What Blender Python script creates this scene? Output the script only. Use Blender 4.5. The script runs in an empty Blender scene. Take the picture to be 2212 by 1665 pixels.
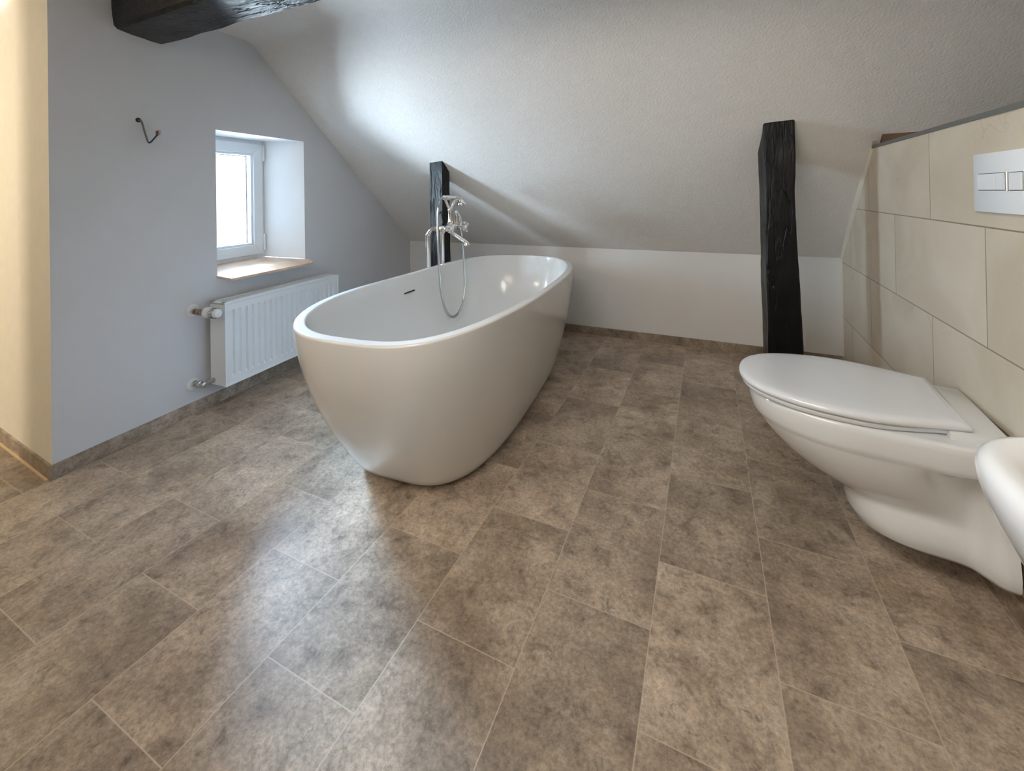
import bpy, bmesh, math, random
from mathutils import Matrix, Vector, noise
C = bpy.context.scene.collection
S = bpy.context.scene
PI = math.pi
random.seed(4)

# ------------------------------------------------------------------ camera
cd = bpy.data.cameras.new('camera'); cam = bpy.data.objects.new('camera', cd); C.objects.link(cam)
M = Matrix(((0.908458957, 0.016549207, 0.417646319, 0.0),
            (0.417669188, 0.002214957, -0.908596472, 0.0),
            (-0.015961619, 0.999860599, -0.004899896, 1.05),
            (0, 0, 0, 1)))
cam.matrix_world = M
cd.sensor_fit = 'HORIZONTAL'; cd.sensor_width = 36.0
cd.lens = 36.0 * 911.05 / 2212.0
cd.shift_y = (413.106 - 832.5) / 2212.0
cd.clip_start = 0.01; cd.clip_end = 100
S.camera = cam
S.view_settings.view_transform = 'Standard'; S.view_settings.look = 'None'
S.view_settings.gamma = 1.0; S.view_settings.use_curve_mapping = False
S.view_settings.exposure = 0.36

# ------------------------------------------------------------------ world and lights
w = bpy.data.worlds.new('overcast_sky'); S.world = w; w.use_nodes = True
bg = w.node_tree.nodes['Background']; bg.inputs[0].default_value = (0.80, 0.90, 1.0, 1); bg.inputs[1].default_value = 1.6

def area(name, loc, target, sx, sy, power, col, spread=PI):
    ld = bpy.data.lights.new(name, 'AREA'); ld.shape = 'RECTANGLE'; ld.size = sx; ld.size_y = sy
    ld.energy = power; ld.color = col; ld.spread = spread
    o = bpy.data.objects.new(name, ld); C.objects.link(o); o.location = loc
    o.rotation_euler = (Vector(target) - Vector(loc)).to_track_quat('-Z', 'Y').to_euler()
    return o
area('window_daylight', (-2.632, 1.564, 1.04), (-1.635, 1.644, 0.86), 0.42, 0.74, 58, (0.72, 0.85, 1.0))
sd = bpy.data.lights.new('sky_pool_light', 'SUN'); sd.energy = 185; sd.angle = math.radians(58); sd.color = (0.42, 0.67, 1.0)  # wide sun lamp added to brighten the window's light pool on the floor
so = bpy.data.objects.new('sky_pool_light', sd); C.objects.link(so)
so.rotation_euler = Vector((1.10, -0.78, -1.03)).to_track_quat('-Z', 'Y').to_euler()
area('hall_lamp', (-3.75, -1.2, 1.70), (-2.7, 0.7, 1.0), 0.22, 0.22, 24, (1.0, 0.88, 0.70))
area('hall_fill', (-2.65, -0.6, 1.90), (-2.4, 0.3, 0.8), 0.5, 0.5, 9, (1.0, 0.88, 0.70))  # added unseen fill that lifts the dimmer strip of the hall wall
area('rear_fill', (-0.9, -1.0, 1.88), (0.3, 1.5, 1.3), 1.4, 1.0, 14, (1.0, 0.88, 0.72))  # added soft fill behind the camera, no fitting there
area('overhead_fill', (-0.45, 0.25, 1.86), (0.35, 1.35, 0.75), 1.0, 0.6, 14, (1.0, 0.93, 0.84))  # added overhead fill, lifts floor and slope more than the tub front

# ------------------------------------------------------------------ materials
def new_mat(name):
    m = bpy.data.materials.new(name); m.use_nodes = True
    return m, m.node_tree, m.node_tree.nodes['Principled BSDF']
def nd(nt, t, **k):
    n = nt.nodes.new(t)
    for a, b in k.items(): setattr(n, a, b)
    return n
def simple(name, col, rough=0.5, metal=0.0, coat=0.0, bump=0.0, bscale=200.0, var=0.0, vscale=6.0, spec=0.5):
    m, nt, p = new_mat(name)
    p.inputs['Base Color'].default_value = (*col, 1); p.inputs['Roughness'].default_value = rough
    p.inputs['Metallic'].default_value = metal; p.inputs['Coat Weight'].default_value = coat
    p.inputs['Coat Roughness'].default_value = 0.05; p.inputs['Specular IOR Level'].default_value = spec
    tc = nd(nt, 'ShaderNodeTexCoord')
    if bump:
        n = nd(nt, 'ShaderNodeTexNoise'); n.inputs['Scale'].default_value = bscale; n.inputs['Detail'].default_value = 3
        b = nd(nt, 'ShaderNodeBump'); b.inputs['Strength'].default_value = bump; b.inputs['Distance'].default_value = 0.002
        nt.links.new(tc.outputs['Object'], n.inputs['Vector']); nt.links.new(n.outputs['Fac'], b.inputs['Height'])
        nt.links.new(b.outputs['Normal'], p.inputs['Normal'])
    if True:
        n = nd(nt, 'ShaderNodeTexNoise'); n.inputs['Scale'].default_value = vscale; n.inputs['Detail'].default_value = 4
        r = nd(nt, 'ShaderNodeValToRGB')
        v = max(var, 0.006)
        r.color_ramp.elements[0].position = 0.3; r.color_ramp.elements[1].position = 0.7
        r.color_ramp.elements[0].color = (*[c * (1 - v) for c in col], 1); r.color_ramp.elements[1].color = (*[min(1, c * (1 + v)) for c in col], 1)
        nt.links.new(tc.outputs['Object'], n.inputs['Vector']); nt.links.new(n.outputs['Fac'], r.inputs['Fac'])
        nt.links.new(r.outputs['Color'], p.inputs['Base Color'])
    return m

M_gable = simple('white_paint_cool_daylight', (0.68, 0.70, 0.745), 0.9, bump=0.15, bscale=260, var=0.012)  # plain white paint, with cool daylight tinted into the colour
M_wall = simple('smooth_white_paint', (0.80, 0.80, 0.80), 0.9, bump=0.15, bscale=260, var=0.012)
M_rough = simple('rough_white_plaster', (0.80, 0.79, 0.775), 0.9, bump=0.9, bscale=105, var=0.02, vscale=30)
M_hall = simple('cream_hall_paint', (0.78, 0.73, 0.62), 0.9, bump=0.25, bscale=230, var=0.02, vscale=20)
M_reveal = simple('white_reveal_plaster', (0.93, 0.93, 0.93), 0.8, bump=0.3, bscale=180)
M_acryl = simple('white_acrylic', (0.77, 0.78, 0.785), 0.22, coat=0.6)
M_acryl_out = M_acryl
M_ceram = simple('white_ceramic', (0.78, 0.81, 0.84), 0.12, coat=0.8)
M_lid = simple('white_seat_plastic', (0.78, 0.81, 0.86), 0.16, coat=0.6)
M_pvc = simple('white_window_plastic', (0.80, 0.83, 0.86), 0.35)
M_gasket = simple('grey_gasket', (0.16, 0.17, 0.18), 0.6)
M_sill = simple('pale_wood_sill', (0.66, 0.47, 0.34), 0.5, var=0.12, vscale=14)
M_rad = simple('white_radiator_enamel', (0.82, 0.87, 0.92), 0.35)
M_brass = simple('aged_brass', (0.34, 0.26, 0.18), 0.35, metal=0.9, var=0.3, vscale=60)
M_steel = simple('brushed_steel', (0.50, 0.48, 0.45), 0.3, metal=1.0)
M_chrome = simple('chrome', (0.82, 0.81, 0.79), 0.07, metal=1.0)
M_dark = simple('dark_slot', (0.02, 0.022, 0.025), 0.6)
M_plate = simple('white_flush_plate_plastic', (0.78, 0.82, 0.86), 0.25)
M_trimgrey = simple('grey_metal_trim', (0.15, 0.155, 0.15), 0.45, metal=0.2)
M_steelclip = simple('light_grey_trim_end', (0.32, 0.32, 0.30), 0.5)
M_brown = simple('bare_brown_board', (0.16, 0.10, 0.06), 0.8, var=0.2)
M_sil = simple('white_filler_bead', (0.80, 0.77, 0.70), 0.7)
M_cable = simple('grey_cable', (0.20, 0.185, 0.165), 0.6)
M_cabledark = simple('dark_blue_wire', (0.02, 0.025, 0.045), 0.5)
M_red = simple('reddish_wire_insulation', (0.20, 0.07, 0.055), 0.5)
M_clear = simple('pale_terminal_plastic', (0.55, 0.45, 0.45), 0.2)
M_base_strip = simple('pale_base_strip', (0.70, 0.52, 0.33), 0.6)

# hose: ribbed steel
M_hose, nt, p = new_mat('ribbed_steel_hose')
p.inputs['Base Color'].default_value = (0.62, 0.62, 0.61, 1); p.inputs['Metallic'].default_value = 1; p.inputs['Roughness'].default_value = 0.22

# glass that lets the light through
M_glass, nt, p = new_mat('window_glass')
nt.nodes.remove(p)
tr = nd(nt, 'ShaderNodeBsdfTransparent'); gl = nd(nt, 'ShaderNodeBsdfGlossy'); gl.inputs['Roughness'].default_value = 0.02
mx = nd(nt, 'ShaderNodeMixShader'); fr = nd(nt, 'ShaderNodeFresnel'); fr.inputs['IOR'].default_value = 1.45
tr.inputs[0].default_value = (0.96, 0.985, 0.98, 1)
nt.links.new(fr.outputs[0], mx.inputs[0]); nt.links.new(tr.outputs[0], mx.inputs[1]); nt.links.new(gl.outputs[0], mx.inputs[2])
nt.links.new(mx.outputs[0], nt.nodes['Material Output'].inputs['Surface'])

# black painted timber
def timber(name, axis):
    m, nt, p = new_mat(name)
    tc = nd(nt, 'ShaderNodeTexCoord'); mp = nd(nt, 'ShaderNodeMapping')
    sc = [30, 30, 30]; sc[axis] = 9; mp.inputs['Scale'].default_value = sc
    n = nd(nt, 'ShaderNodeTexNoise'); n.inputs['Scale'].default_value = 1.0; n.inputs['Detail'].default_value = 7; n.inputs['Distortion'].default_value = 1.6; n.inputs['Roughness'].default_value = 0.62
    r = nd(nt, 'ShaderNodeValToRGB'); r.color_ramp.elements[0].position = 0.42; r.color_ramp.elements[1].position = 0.70
    r.color_ramp.elements[0].color = (0.0014, 0.0015, 0.0020, 1); r.color_ramp.elements[1].color = (0.0042, 0.0048, 0.0068, 1)
    b = nd(nt, 'ShaderNodeBump'); b.inputs['Strength'].default_value = 0.9; b.inputs['Distance'].default_value = 0.004
    # drying cracks along the grain
    mp2 = nd(nt, 'ShaderNodeMapping'); sc2 = [16, 16, 16]; sc2[axis] = 2.2; mp2.inputs['Scale'].default_value = sc2
    n2 = nd(nt, 'ShaderNodeTexNoise'); n2.inputs['Scale'].default_value = 1.0; n2.inputs['Detail'].default_value = 3; n2.inputs['Distortion'].default_value = 0.8
    sb = nd(nt, 'ShaderNodeMath', operation='SUBTRACT'); sb.inputs[1].default_value = 0.5
    ab = nd(nt, 'ShaderNodeMath', operation='ABSOLUTE')
    mr = nd(nt, 'ShaderNodeMapRange'); mr.inputs['From Max'].default_value = 0.018
    ad = nd(nt, 'ShaderNodeMath', operation='MULTIPLY_ADD'); ad.inputs[1].default_value = 0.8
    L = nt.links.new
    L(tc.outputs['Object'], mp.inputs['Vector']); L(mp.outputs[0], n.inputs['Vector']); L(tc.outputs['Object'], mp2.inputs['Vector']); L(mp2.outputs[0], n2.inputs['Vector'])
    L(n2.outputs['Fac'], sb.inputs[0]); L(sb.outputs[0], ab.inputs[0]); L(ab.outputs[0], mr.inputs['Value'])
    L(n.outputs['Fac'], r.inputs['Fac']); L(r.outputs['Color'], p.inputs['Base Color'])
    L(mr.outputs[0], ad.inputs[0]); L(n.outputs['Fac'], ad.inputs[2]); L(ad.outputs[0], b.inputs['Height']); L(b.outputs['Normal'], p.inputs['Normal'])
    p.inputs['Roughness'].default_value = 0.36; p.inputs['Specular IOR Level'].default_value = 0.28
    return m
M_timber_v = timber('black_painted_timber', 2)
M_timber_h = timber('black_painted_beam_timber', 0)
M_timber_h.node_tree.nodes['Principled BSDF'].inputs['Roughness'].default_value = 0.30

# stone colour shared by the vinyl floor and its upturned baseboards
def stone(nt, vec_socket, shade=1.0):
    L = nt.links.new
    def ns(scale, det, dist=0.0, rough=0.6):
        n = nd(nt, 'ShaderNodeTexNoise'); n.inputs['Scale'].default_value = scale; n.inputs['Detail'].default_value = det
        n.inputs['Distortion'].default_value = dist; n.inputs['Roughness'].default_value = rough
        L(vec_socket, n.inputs['Vector']); return n
    big = ns(4.2, 6, 0.35); mid = ns(17, 9, 0.45, 0.74); fine = ns(95, 6, 0.2, 0.8)
    r1 = nd(nt, 'ShaderNodeValToRGB'); e = r1.color_ramp.elements
    e[0].position = 0.36; e[0].color = (0.290 * shade, 0.226 * shade, 0.173 * shade, 1)
    e[1].position = 0.66; e[1].color = (0.540 * shade, 0.450 * shade, 0.360 * shade, 1)
    x = e.new(0.5); x.color = (0.405 * shade, 0.326 * shade, 0.256 * shade, 1)
    L(big.outputs['Fac'], r1.inputs['Fac'])
    r2 = nd(nt, 'ShaderNodeValToRGB'); e = r2.color_ramp.elements
    e[0].position = 0.33; e[0].color = (0.44, 0.40, 0.37, 1); e[1].position = 0.70; e[1].color = (1.42, 1.40, 1.36, 1)
    x = e.new(0.46); x.color = (0.95, 0.95, 0.95, 1)
    L(mid.outputs['Fac'], r2.inputs['Fac'])
    m1 = nd(nt, 'ShaderNodeMixRGB', blend_type='MULTIPLY'); m1.inputs[0].default_value = 0.85
    L(r1.outputs[0], m1.inputs[1]); L(r2.outputs[0], m1.inputs[2])
    r3 = nd(nt, 'ShaderNodeValToRGB'); e = r3.color_ramp.elements
    e[0].position = 0.36; e[0].color = (0.50, 0.48, 0.46, 1); e[1].position = 0.64; e[1].color = (1.28, 1.28, 1.28, 1)
    L(fine.outputs['Fac'], r3.inputs['Fac'])
    m2 = nd(nt, 'ShaderNodeMixRGB', blend_type='MULTIPLY'); m2.inputs[0].default_value = 0.72
    L(m1.outputs[0], m2.inputs[1]); L(r3.outputs[0], m2.inputs[2])
    fl = ns(42, 3, 0.6, 0.55)
    fr_ = nd(nt, 'ShaderNodeMapRange'); fr_.inputs['From Min'].default_value = 0.66; fr_.inputs['From Max'].default_value = 0.74; fr_.inputs['To Max'].default_value = 0.55
    L(fl.outputs['Fac'], fr_.inputs['Value'])
    m3 = nd(nt, 'ShaderNodeMixRGB'); m3.inputs[2].default_value = (0.10, 0.08, 0.065, 1)
    L(fr_.outputs[0], m3.inputs[0]); L(m2.outputs[0], m3.inputs[1])
    return m3.outputs[0], mid.outputs['Fac'], fine.outputs['Fac']

def brick_mat(name, rows_axis, along_axis, r0, rw, a0, al, seam_w, seam_col, kind, tilev):
    """running bond: rows across rows_axis (origin r0, pitch rw), joints along along_axis (origin a0, pitch al, odd rows shifted half)"""
    m, nt, p = new_mat(name); L = nt.links.new
    tc = nd(nt, 'ShaderNodeTexCoord'); sp = nd(nt, 'ShaderNodeSeparateXYZ'); L(tc.outputs['Object'], sp.inputs[0])
    def ma(op, a, b=None, c=None):
        n = nd(nt, 'ShaderNodeMath', operation=op)
        for i, v in enumerate((a, b, c)):
            if v is None: continue
            if isinstance(v, (int, float)): n.inputs[i].default_value = v
            else: L(v, n.inputs[i])
        return n.outputs[0]
    R = ma('DIVIDE', ma('SUBTRACT', sp.outputs[rows_axis], r0), rw)
    row = ma('FLOOR', R); fr_ = ma('SUBTRACT', R, row)
    odd = ma('FLOORED_MODULO', row, 2.0)
    A = ma('ADD', ma('DIVIDE', ma('SUBTRACT', sp.outputs[along_axis], a0), al), ma('MULTIPLY', odd, 0.5))
    col = ma('FLOOR', A); fa = ma('SUBTRACT', A, col)
    dr = ma('MULTIPLY', ma('MINIMUM', fr_, ma('SUBTRACT', 1.0, fr_)), rw)
    da = ma('MULTIPLY', ma('MINIMUM', fa, ma('SUBTRACT', 1.0, fa)), al)
    d = ma('MINIMUM', dr, da)
    seam = nd(nt, 'ShaderNodeMapRange'); seam.inputs['From Min'].default_value = seam_w; seam.inputs['From Max'].default_value = seam_w * 0.55
    L(d, seam.inputs['Value'])
    cb = nd(nt, 'ShaderNodeCombineXYZ'); L(row, cb.inputs[0]); L(col, cb.inputs[1])
    wn = nd(nt, 'ShaderNodeTexWhiteNoise', noise_dimensions='3D'); L(cb.outputs[0], wn.inputs['Vector'])
    off = nd(nt, 'ShaderNodeVectorMath', operation='MULTIPLY'); off.inputs[1].default_value = (7, 7, 7); L(wn.outputs['Color'], off.inputs[0])
    vec = nd(nt, 'ShaderNodeVectorMath', operation='ADD'); L(tc.outputs['Object'], vec.inputs[0]); L(off.outputs[0], vec.inputs[1])
    return m, nt, p, L, ma, vec.outputs[0], wn.outputs['Value'], seam.outputs[0]

# vinyl floor
m, nt, p, L, ma, vec, rnd, seam = brick_mat('stone_look_vinyl', 0, 1, -1.4564, 0.26368, 0.6408, 0.41233, 0.0016, None, 'f', 0)
colr, midf, finef = stone(nt, vec)
v = nd(nt, 'ShaderNodeMapRange'); v.inputs['To Min'].default_value = 0.84; v.inputs['To Max'].default_value = 1.14; L(rnd, v.inputs['Value'])
vm = nd(nt, 'ShaderNodeVectorMath', operation='SCALE'); L(colr, vm.inputs[0]); L(v.outputs[0], vm.inputs['Scale'])
mixs = nd(nt, 'ShaderNodeMixRGB'); mixs.inputs[2].default_value = (0.60, 0.51, 0.41, 1)
sf = ma('MULTIPLY', seam, 0.62); L(sf, mixs.inputs[0]); L(vm.outputs[0], mixs.inputs[1]); L(mixs.outputs[0], p.inputs['Base Color'])
rr = nd(nt, 'ShaderNodeMapRange'); rr.inputs['To Min'].default_value = 0.30; rr.inputs['To Max'].default_value = 0.42; L(midf, rr.inputs['Value']); L(rr.outputs[0], p.inputs['Roughness'])
bp = nd(nt, 'ShaderNodeBump'); bp.inputs['Strength'].default_value = 0.25; bp.inputs['Distance'].default_value = 0.001; L(finef, bp.inputs['Height']); L(bp.outputs[0], p.inputs['Normal'])
p.inputs['Specular IOR Level'].default_value = 0.55
M_floor = m

M_base, nt, p = new_mat('stone_look_baseboard')
tc = nd(nt, 'ShaderNodeTexCoord'); c_, mf, ff = stone(nt, tc.outputs['Object'], 0.85)
nt.links.new(c_, p.inputs['Base Color']); p.inputs['Roughness'].default_value = 0.45

# wall tiles (object axes: X along the wall, Z up)
m, nt, p, L, ma, vec, rnd, seam = brick_mat('beige_wall_tiles', 2, 1, 0.287, 0.326, 1.895, 0.66, 0.0026, None, 't', 0)
n1 = nd(nt, 'ShaderNodeTexNoise'); n1.inputs['Scale'].default_value = 2.5; n1.inputs['Detail'].default_value = 6; n1.inputs['Distortion'].default_value = 1.0; L(vec, n1.inputs['Vector'])
r = nd(nt, 'ShaderNodeValToRGB'); r.color_ramp.elements[0].color = (0.56, 0.485, 0.385, 1); r.color_ramp.elements[1].color = (0.66, 0.59, 0.49, 1)
r.color_ramp.elements[0].position = 0.35; r.color_ramp.elements[1].position = 0.65; L(n1.outputs['Fac'], r.inputs['Fac'])
# faint veins
n2 = nd(nt, 'ShaderNodeTexNoise'); n2.inputs['Scale'].default_value = 4.0; n2.inputs['Detail'].default_value = 5; n2.inputs['Distortion'].default_value = 0.6; L(vec, n2.inputs['Vector'])
vd = ma('ABSOLUTE', ma('SUBTRACT', n2.outputs['Fac'], 0.5))
vn = nd(nt, 'ShaderNodeMapRange'); vn.inputs['From Min'].default_value = 0.006; vn.inputs['From Max'].default_value = 0.0; vn.inputs['To Max'].default_value = 0.35; L(vd, vn.inputs['Value'])
mv = nd(nt, 'ShaderNodeMixRGB'); mv.inputs[2].default_value = (0.30, 0.24, 0.18, 1)
n3 = nd(nt, 'ShaderNodeTexNoise'); n3.inputs['Scale'].default_value = 2.2; L(vec, n3.inputs['Vector'])
g3 = nd(nt, 'ShaderNodeMapRange'); g3.inputs['From Min'].default_value = 0.55; g3.inputs['From Max'].default_value = 0.62; L(n3.outputs['Fac'], g3.inputs['Value'])
L(ma('MULTIPLY', vn.outputs[0], g3.outputs[0]), mv.inputs[0]); L(r.outputs[0], mv.inputs[1])
ms = nd(nt, 'ShaderNodeMixRGB'); ms.inputs[2].default_value = (0.20, 0.145, 0.095, 1); L(ma('MULTIPLY', seam, 0.9), ms.inputs[0]); L(mv.outputs[0], ms.inputs[1]); L(ms.outputs[0], p.inputs['Base Color'])
p.inputs['Roughness'].default_value = 0.38; p.inputs['Specular IOR Level'].default_value = 0.4
M_tile = m

# ------------------------------------------------------------------ mesh helpers
def obj(name, bm, m, parent=None, smooth=False, mw=None, angle=None):
    me = bpy.data.meshes.new(name); bmesh.ops.recalc_face_normals(bm, faces=bm.faces); bm.to_mesh(me); bm.free()
    o = bpy.data.objects.new(name, me); C.objects.link(o)
    for mm in (m if isinstance(m, (list, tuple)) else [m]): me.materials.append(mm)
    if smooth:
        for f in me.polygons: f.use_smooth = True
        if angle:
            me.set_sharp_from_angle(angle=math.radians(angle))
    if mw is not None: o.matrix_world = mw
    if parent is not None: o.parent = parent
    return o
def tag(o, label, cat, group=None, kind=None):
    if label: o['label'] = label
    if cat: o['category'] = cat
    if group: o['group'] = group
    if kind: o['kind'] = kind
    return o
def struct(name, bm, m, label=None, cat=None, **k):
    o = obj(name, bm, m, **k); o['kind'] = 'structure'
    if label: o['label'] = label
    if cat: o['category'] = cat
    return o
def thing(name, label, cat, mw=None, group=None):
    o = bpy.data.objects.new(name, None); C.objects.link(o); o.empty_display_size = 0.05
    if mw is not None: o.matrix_world = mw
    return tag(o, label, cat, group)
def box(bm, x0, x1, y0, y1, z0, z1, bev=0.0, mi=0):
    vs = [bm.verts.new((x, y, z)) for z in (z0, z1) for (x, y) in ((x0, y0), (x1, y0), (x1, y1), (x0, y1))]
    fs = [bm.faces.new([vs[i] for i in q]) for q in ((3, 2, 1, 0), (4, 5, 6, 7), (0, 1, 5, 4), (1, 2, 6, 5), (2, 3, 7, 6), (3, 0, 4, 7))]
    for f in fs: f.material_index = mi
    if bev:
        es = list({e for f in fs for e in f.edges})
        bmesh.ops.bevel(bm, geom=es, offset=bev, segments=2, affect='EDGES', profile=0.5)
def poly(bm, pts, mi=0):
    f = bm.faces.new([bm.verts.new(p) for p in pts]); f.material_index = mi; return f
def loft(bm, rings, cap0=True, cap1=True, closed=True, mi=0):
    vr = [[bm.verts.new(p) for p in r_] for r_ in rings]
    n = len(vr[0])
    for a, b in zip(vr, vr[1:]):
        for i in range(n if closed else n - 1):
            j = (i + 1) % n
            bm.faces.new((a[i], a[j], b[j], b[i])).material_index = mi
    if cap0: bm.faces.new(list(reversed(vr[0]))).material_index = mi
    if cap1: bm.faces.new(vr[-1]).material_index = mi
    return vr
def smooth_path(pts, n=8):
    P = [Vector(p) for p in pts]; out = []
    for i in range(len(P) - 1):
        p0 = P[max(i - 1, 0)]; p1 = P[i]; p2 = P[i + 1]; p3 = P[min(i + 2, len(P) - 1)]
        for k in range(n):
            t = k / n
            out.append(0.5 * ((2 * p1) + (-p0 + p2) * t + (2 * p0 - 5 * p1 + 4 * p2 - p3) * t * t + (-p0 + 3 * p1 - 3 * p2 + p3) * t ** 3))
    out.append(P[-1]); return out
def tube(bm, pts, rad, seg=14, cap=True, smoothn=0, mi=0):
    P = smooth_path(pts, smoothn) if smoothn else [Vector(p) for p in pts]
    if callable(rad): R = [rad(i / (len(P) - 1)) for i in range(len(P))]
    elif isinstance(rad, (list, tuple)):
        R = [rad[min(len(rad) - 1, int(i * (len(rad) - 1) / (len(P) - 1)))] + 0 for i in range(len(P))] if len(rad) != len(P) else rad
    else: R = [rad] * len(P)
    T = [(P[min(i + 1, len(P) - 1)] - P[max(i - 1, 0)]).normalized() for i in range(len(P))]
    up = Vector((0, 0, 1)) if abs(T[0].z) < 0.9 else Vector((1, 0, 0))
    N = (up - T[0] * up.dot(T[0])).normalized(); rings = []
    for i, (p_, t) in enumerate(zip(P, T)):
        N = (N - t * N.dot(t)).normalized(); B = t.cross(N)
        rings.append([p_ + (N * math.cos(a) + B * math.sin(a)) * R[i] for a in (2 * PI * k / seg for k in range(seg))])
    loft(bm, rings, cap, cap, mi=mi)
def lathe(bm, origin, axis, prof, seg=24, mi=0):
    """prof: list of (distance along axis, radius)"""
    o = Vector(origin); t = Vector(axis).normalized(); up = Vector((0, 0, 1)) if abs(t.z) < 0.9 else Vector((1, 0, 0))
    N = (up - t * up.dot(t)).normalized(); B = t.cross(N)
    loft(bm, [[o + t * d + (N * math.cos(a) + B * math.sin(a)) * max(r_, 1e-4) for a in (2 * PI * k / seg for k in range(seg))] for d, r_ in prof], mi=mi)
def ball(bm, c, r_, seg=14):
    bmesh.ops.create_uvsphere(bm, u_segments=seg, v_segments=seg // 2 + 2, radius=r_, matrix=Matrix.Translation(c))
BM = bmesh.new

# ------------------------------------------------------------------ room geometry
GX0, GY0, GK = -2.25, 0.716, -0.0804           # gable wall line: x = GX0 + GK * (y - GY0)
def gx(y): return GX0 + GK * (y - GY0)
YK, ZK = 3.08, 0.636                            # knee wall and its height
def rx(y): return 0.725 - 0.0286 * (3.08 - y)   # tiled wall line
def kslope(x): return 0.8365 + 0.1635 * (x + 2.44) / 3.165
def zc(x): return 1.923 + 0.045 * (max(x, -2.6) + 2.33)
def zs(x, y): return ZK + kslope(x) * (YK - y)
def ytop(x): return YK - (zc(x) - ZK) / kslope(x)

# local frame on the gable wall: s along the wall, n into the room, z up
gd = math.hypot(1, GK)
Sd = Vector((GK / gd, 1 / gd, 0)); Nd = Vector((1 / gd, -GK / gd, 0))
G = Matrix(((Sd.x, Nd.x, 0, GX0), (Sd.y, Nd.y, 0, GY0), (0, 0, 1, 0), (0, 0, 0, 1)))   # columns: s, n, z
def gs(y): return (y - GY0) * gd
def GP(s, n, z): return (Vector((GX0, GY0, 0)) + Sd * s + Nd * n + Vector((0, 0, z)))

# floor
bm = BM(); poly(bm, [(-4.4, -2.4, 0), (2.3, -2.4, 0), (2.3, 3.3, 0), (-4.4, 3.3, 0)])
struct('floor', bm, M_floor)

# gable wall with the window opening and its reveals
s0, s1 = gs(1.343), gs(1.906); zb, zt = 0.650, 1.404
s0b, s1b = gs(1.372), gs(1.796); zbb, ztb = 0.674, 1.404; DB = -0.215
SL = gs(YK)
bm = BM()
def gq(pts, mi=0, n=0.0): poly(bm, [GP(s, n, z) for s, z in pts], mi)
def ztg(s):
    y = GY0 + s / gd; x = gx(y)
    return min(zc(x), zs(x, y)) + 0.01
sk = gs(ytop(gx(1.55)))
gq([(0, 0), (s0, 0), (s0, ztg(s0)), (0, ztg(0))])
gq([(s0, 0), (s1, 0), (s1, zb), (s0, zb)])
gq([(s0, zt), (s1, zt), (s1, ztg(s1)), (sk, ztg(sk)), (s0, ztg(s0))])
gq([(s1, 0), (SL, 0), (SL, ztg(SL)), (s1, ztg(s1))])
struct('wall_left', bm, M_gable)
bm = BM()
def rq(a, b, c, d): poly(bm, [GP(*a), GP(*b), GP(*c), GP(*d)])
rq((s0, 0, zb), (s0, 0, zt), (s0b, DB, ztb), (s0b, DB, zbb))
rq((s1, 0, zb), (s1, 0, zt), (s1b, DB, ztb), (s1b, DB, zbb))
rq((s0, 0, zt), (s1, 0, zt), (s1b, DB, ztb), (s0b, DB, ztb))
rq((s0, 0, zb - .03), (s1, 0, zb - .03), (s1b, DB, zbb - .03), (s0b, DB, zbb - .03))
# outer part of the wall around the frame
for q in (((s0b, DB, zbb - .03), (s0b, DB, ztb), (s0b, -0.30, ztb), (s0b, -0.30, zbb - .03)), ((s1b, DB, zbb - .03), (s1b, DB, ztb), (s1b, -0.30, ztb), (s1b, -0.30, zbb - .03)),
          ((s0b, DB, ztb), (s1b, DB, ztb), (s1b, -0.30, ztb), (s0b, -0.30, ztb)), ((s0b, DB, zbb - .03), (s1b, DB, zbb - .03), (s1b, -0.30, zbb - .03), (s0b, -0.30, zbb - .03))):
    rq(*q)
struct('wall_left_reveal', bm, M_reveal)

# wall returning to the hall, hall end, rear and side walls outside the frame
ZT = 2.6
bm = BM(); poly(bm, [(GX0, GY0, 0), (-4.4, GY0 + 0.10, 0), (-4.4, GY0 + 0.10, ZT), (GX0, GY0, ZT)]); struct('wall_hall', bm, M_hall)
bm = BM(); poly(bm, [(-4.4, GY0 + .1, 0), (-4.4, -2.4, 0), (-4.4, -2.4, ZT), (-4.4, GY0 + .1, ZT)]); struct('wall_hall_end', bm, M_hall)
bm = BM(); poly(bm, [(-4.4, -2.4, 0), (rx(-2.4), -2.4, 0), (rx(-2.4), -2.4, ZT), (-4.4, -2.4, ZT)]); struct('wall_rear', bm, M_wall)
bm = BM(); box(bm, -3.02, -2.92, -2.4, -0.05, 0, ZT); struct('wall_light_blocker', bm, M_hall)  # unseen slab added to cut the hall lamp's light at an edge

# knee wall
bm = BM(); poly(bm, [(gx(YK), YK, 0), (rx(YK), YK, 0), (rx(YK), YK, ZK), (gx(YK), YK, ZK)]); struct('wall_back', bm, M_wall)

# ceiling: slope + flat part, one surface with a soft bend and slight waves
bm = BM(); XN, YN = 120, 60
xs = [-2.62 + (2.3 + 2.62) * i / XN for i in range(XN + 1)]
grid = []
for x in xs:
    yt = ytop(x); colv = []
    ys = []
    for j in range(YN + 1):
        t = j / YN; ys.append(YK - (YK - yt + 0.0) * t)
    for k, y in enumerate([yt - 0.03, yt - 0.08, yt - 0.2, yt - 0.5, -0.2, -1.2, -2.4]): ys.append(y)
    for y in ys:
        a, b_ = zs(x, y), zc(x)
        r_ = 0.035                                  # soft bend
        z = min(a, b_); d_ = abs(a - b_)
        if d_ < r_: z -= (r_ - d_) ** 2 / (4 * r_)
        if 1.6 < 5 and y < 3.0 and y > -0.5:
            z += 0.006 * noise.noise(Vector((x * 2.2, y * 2.2, 1.3))) * min(1, (3.08 - y) * 6)
        colv.append(bm.verts.new((x, y, z)))
    grid.append(colv)
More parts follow.
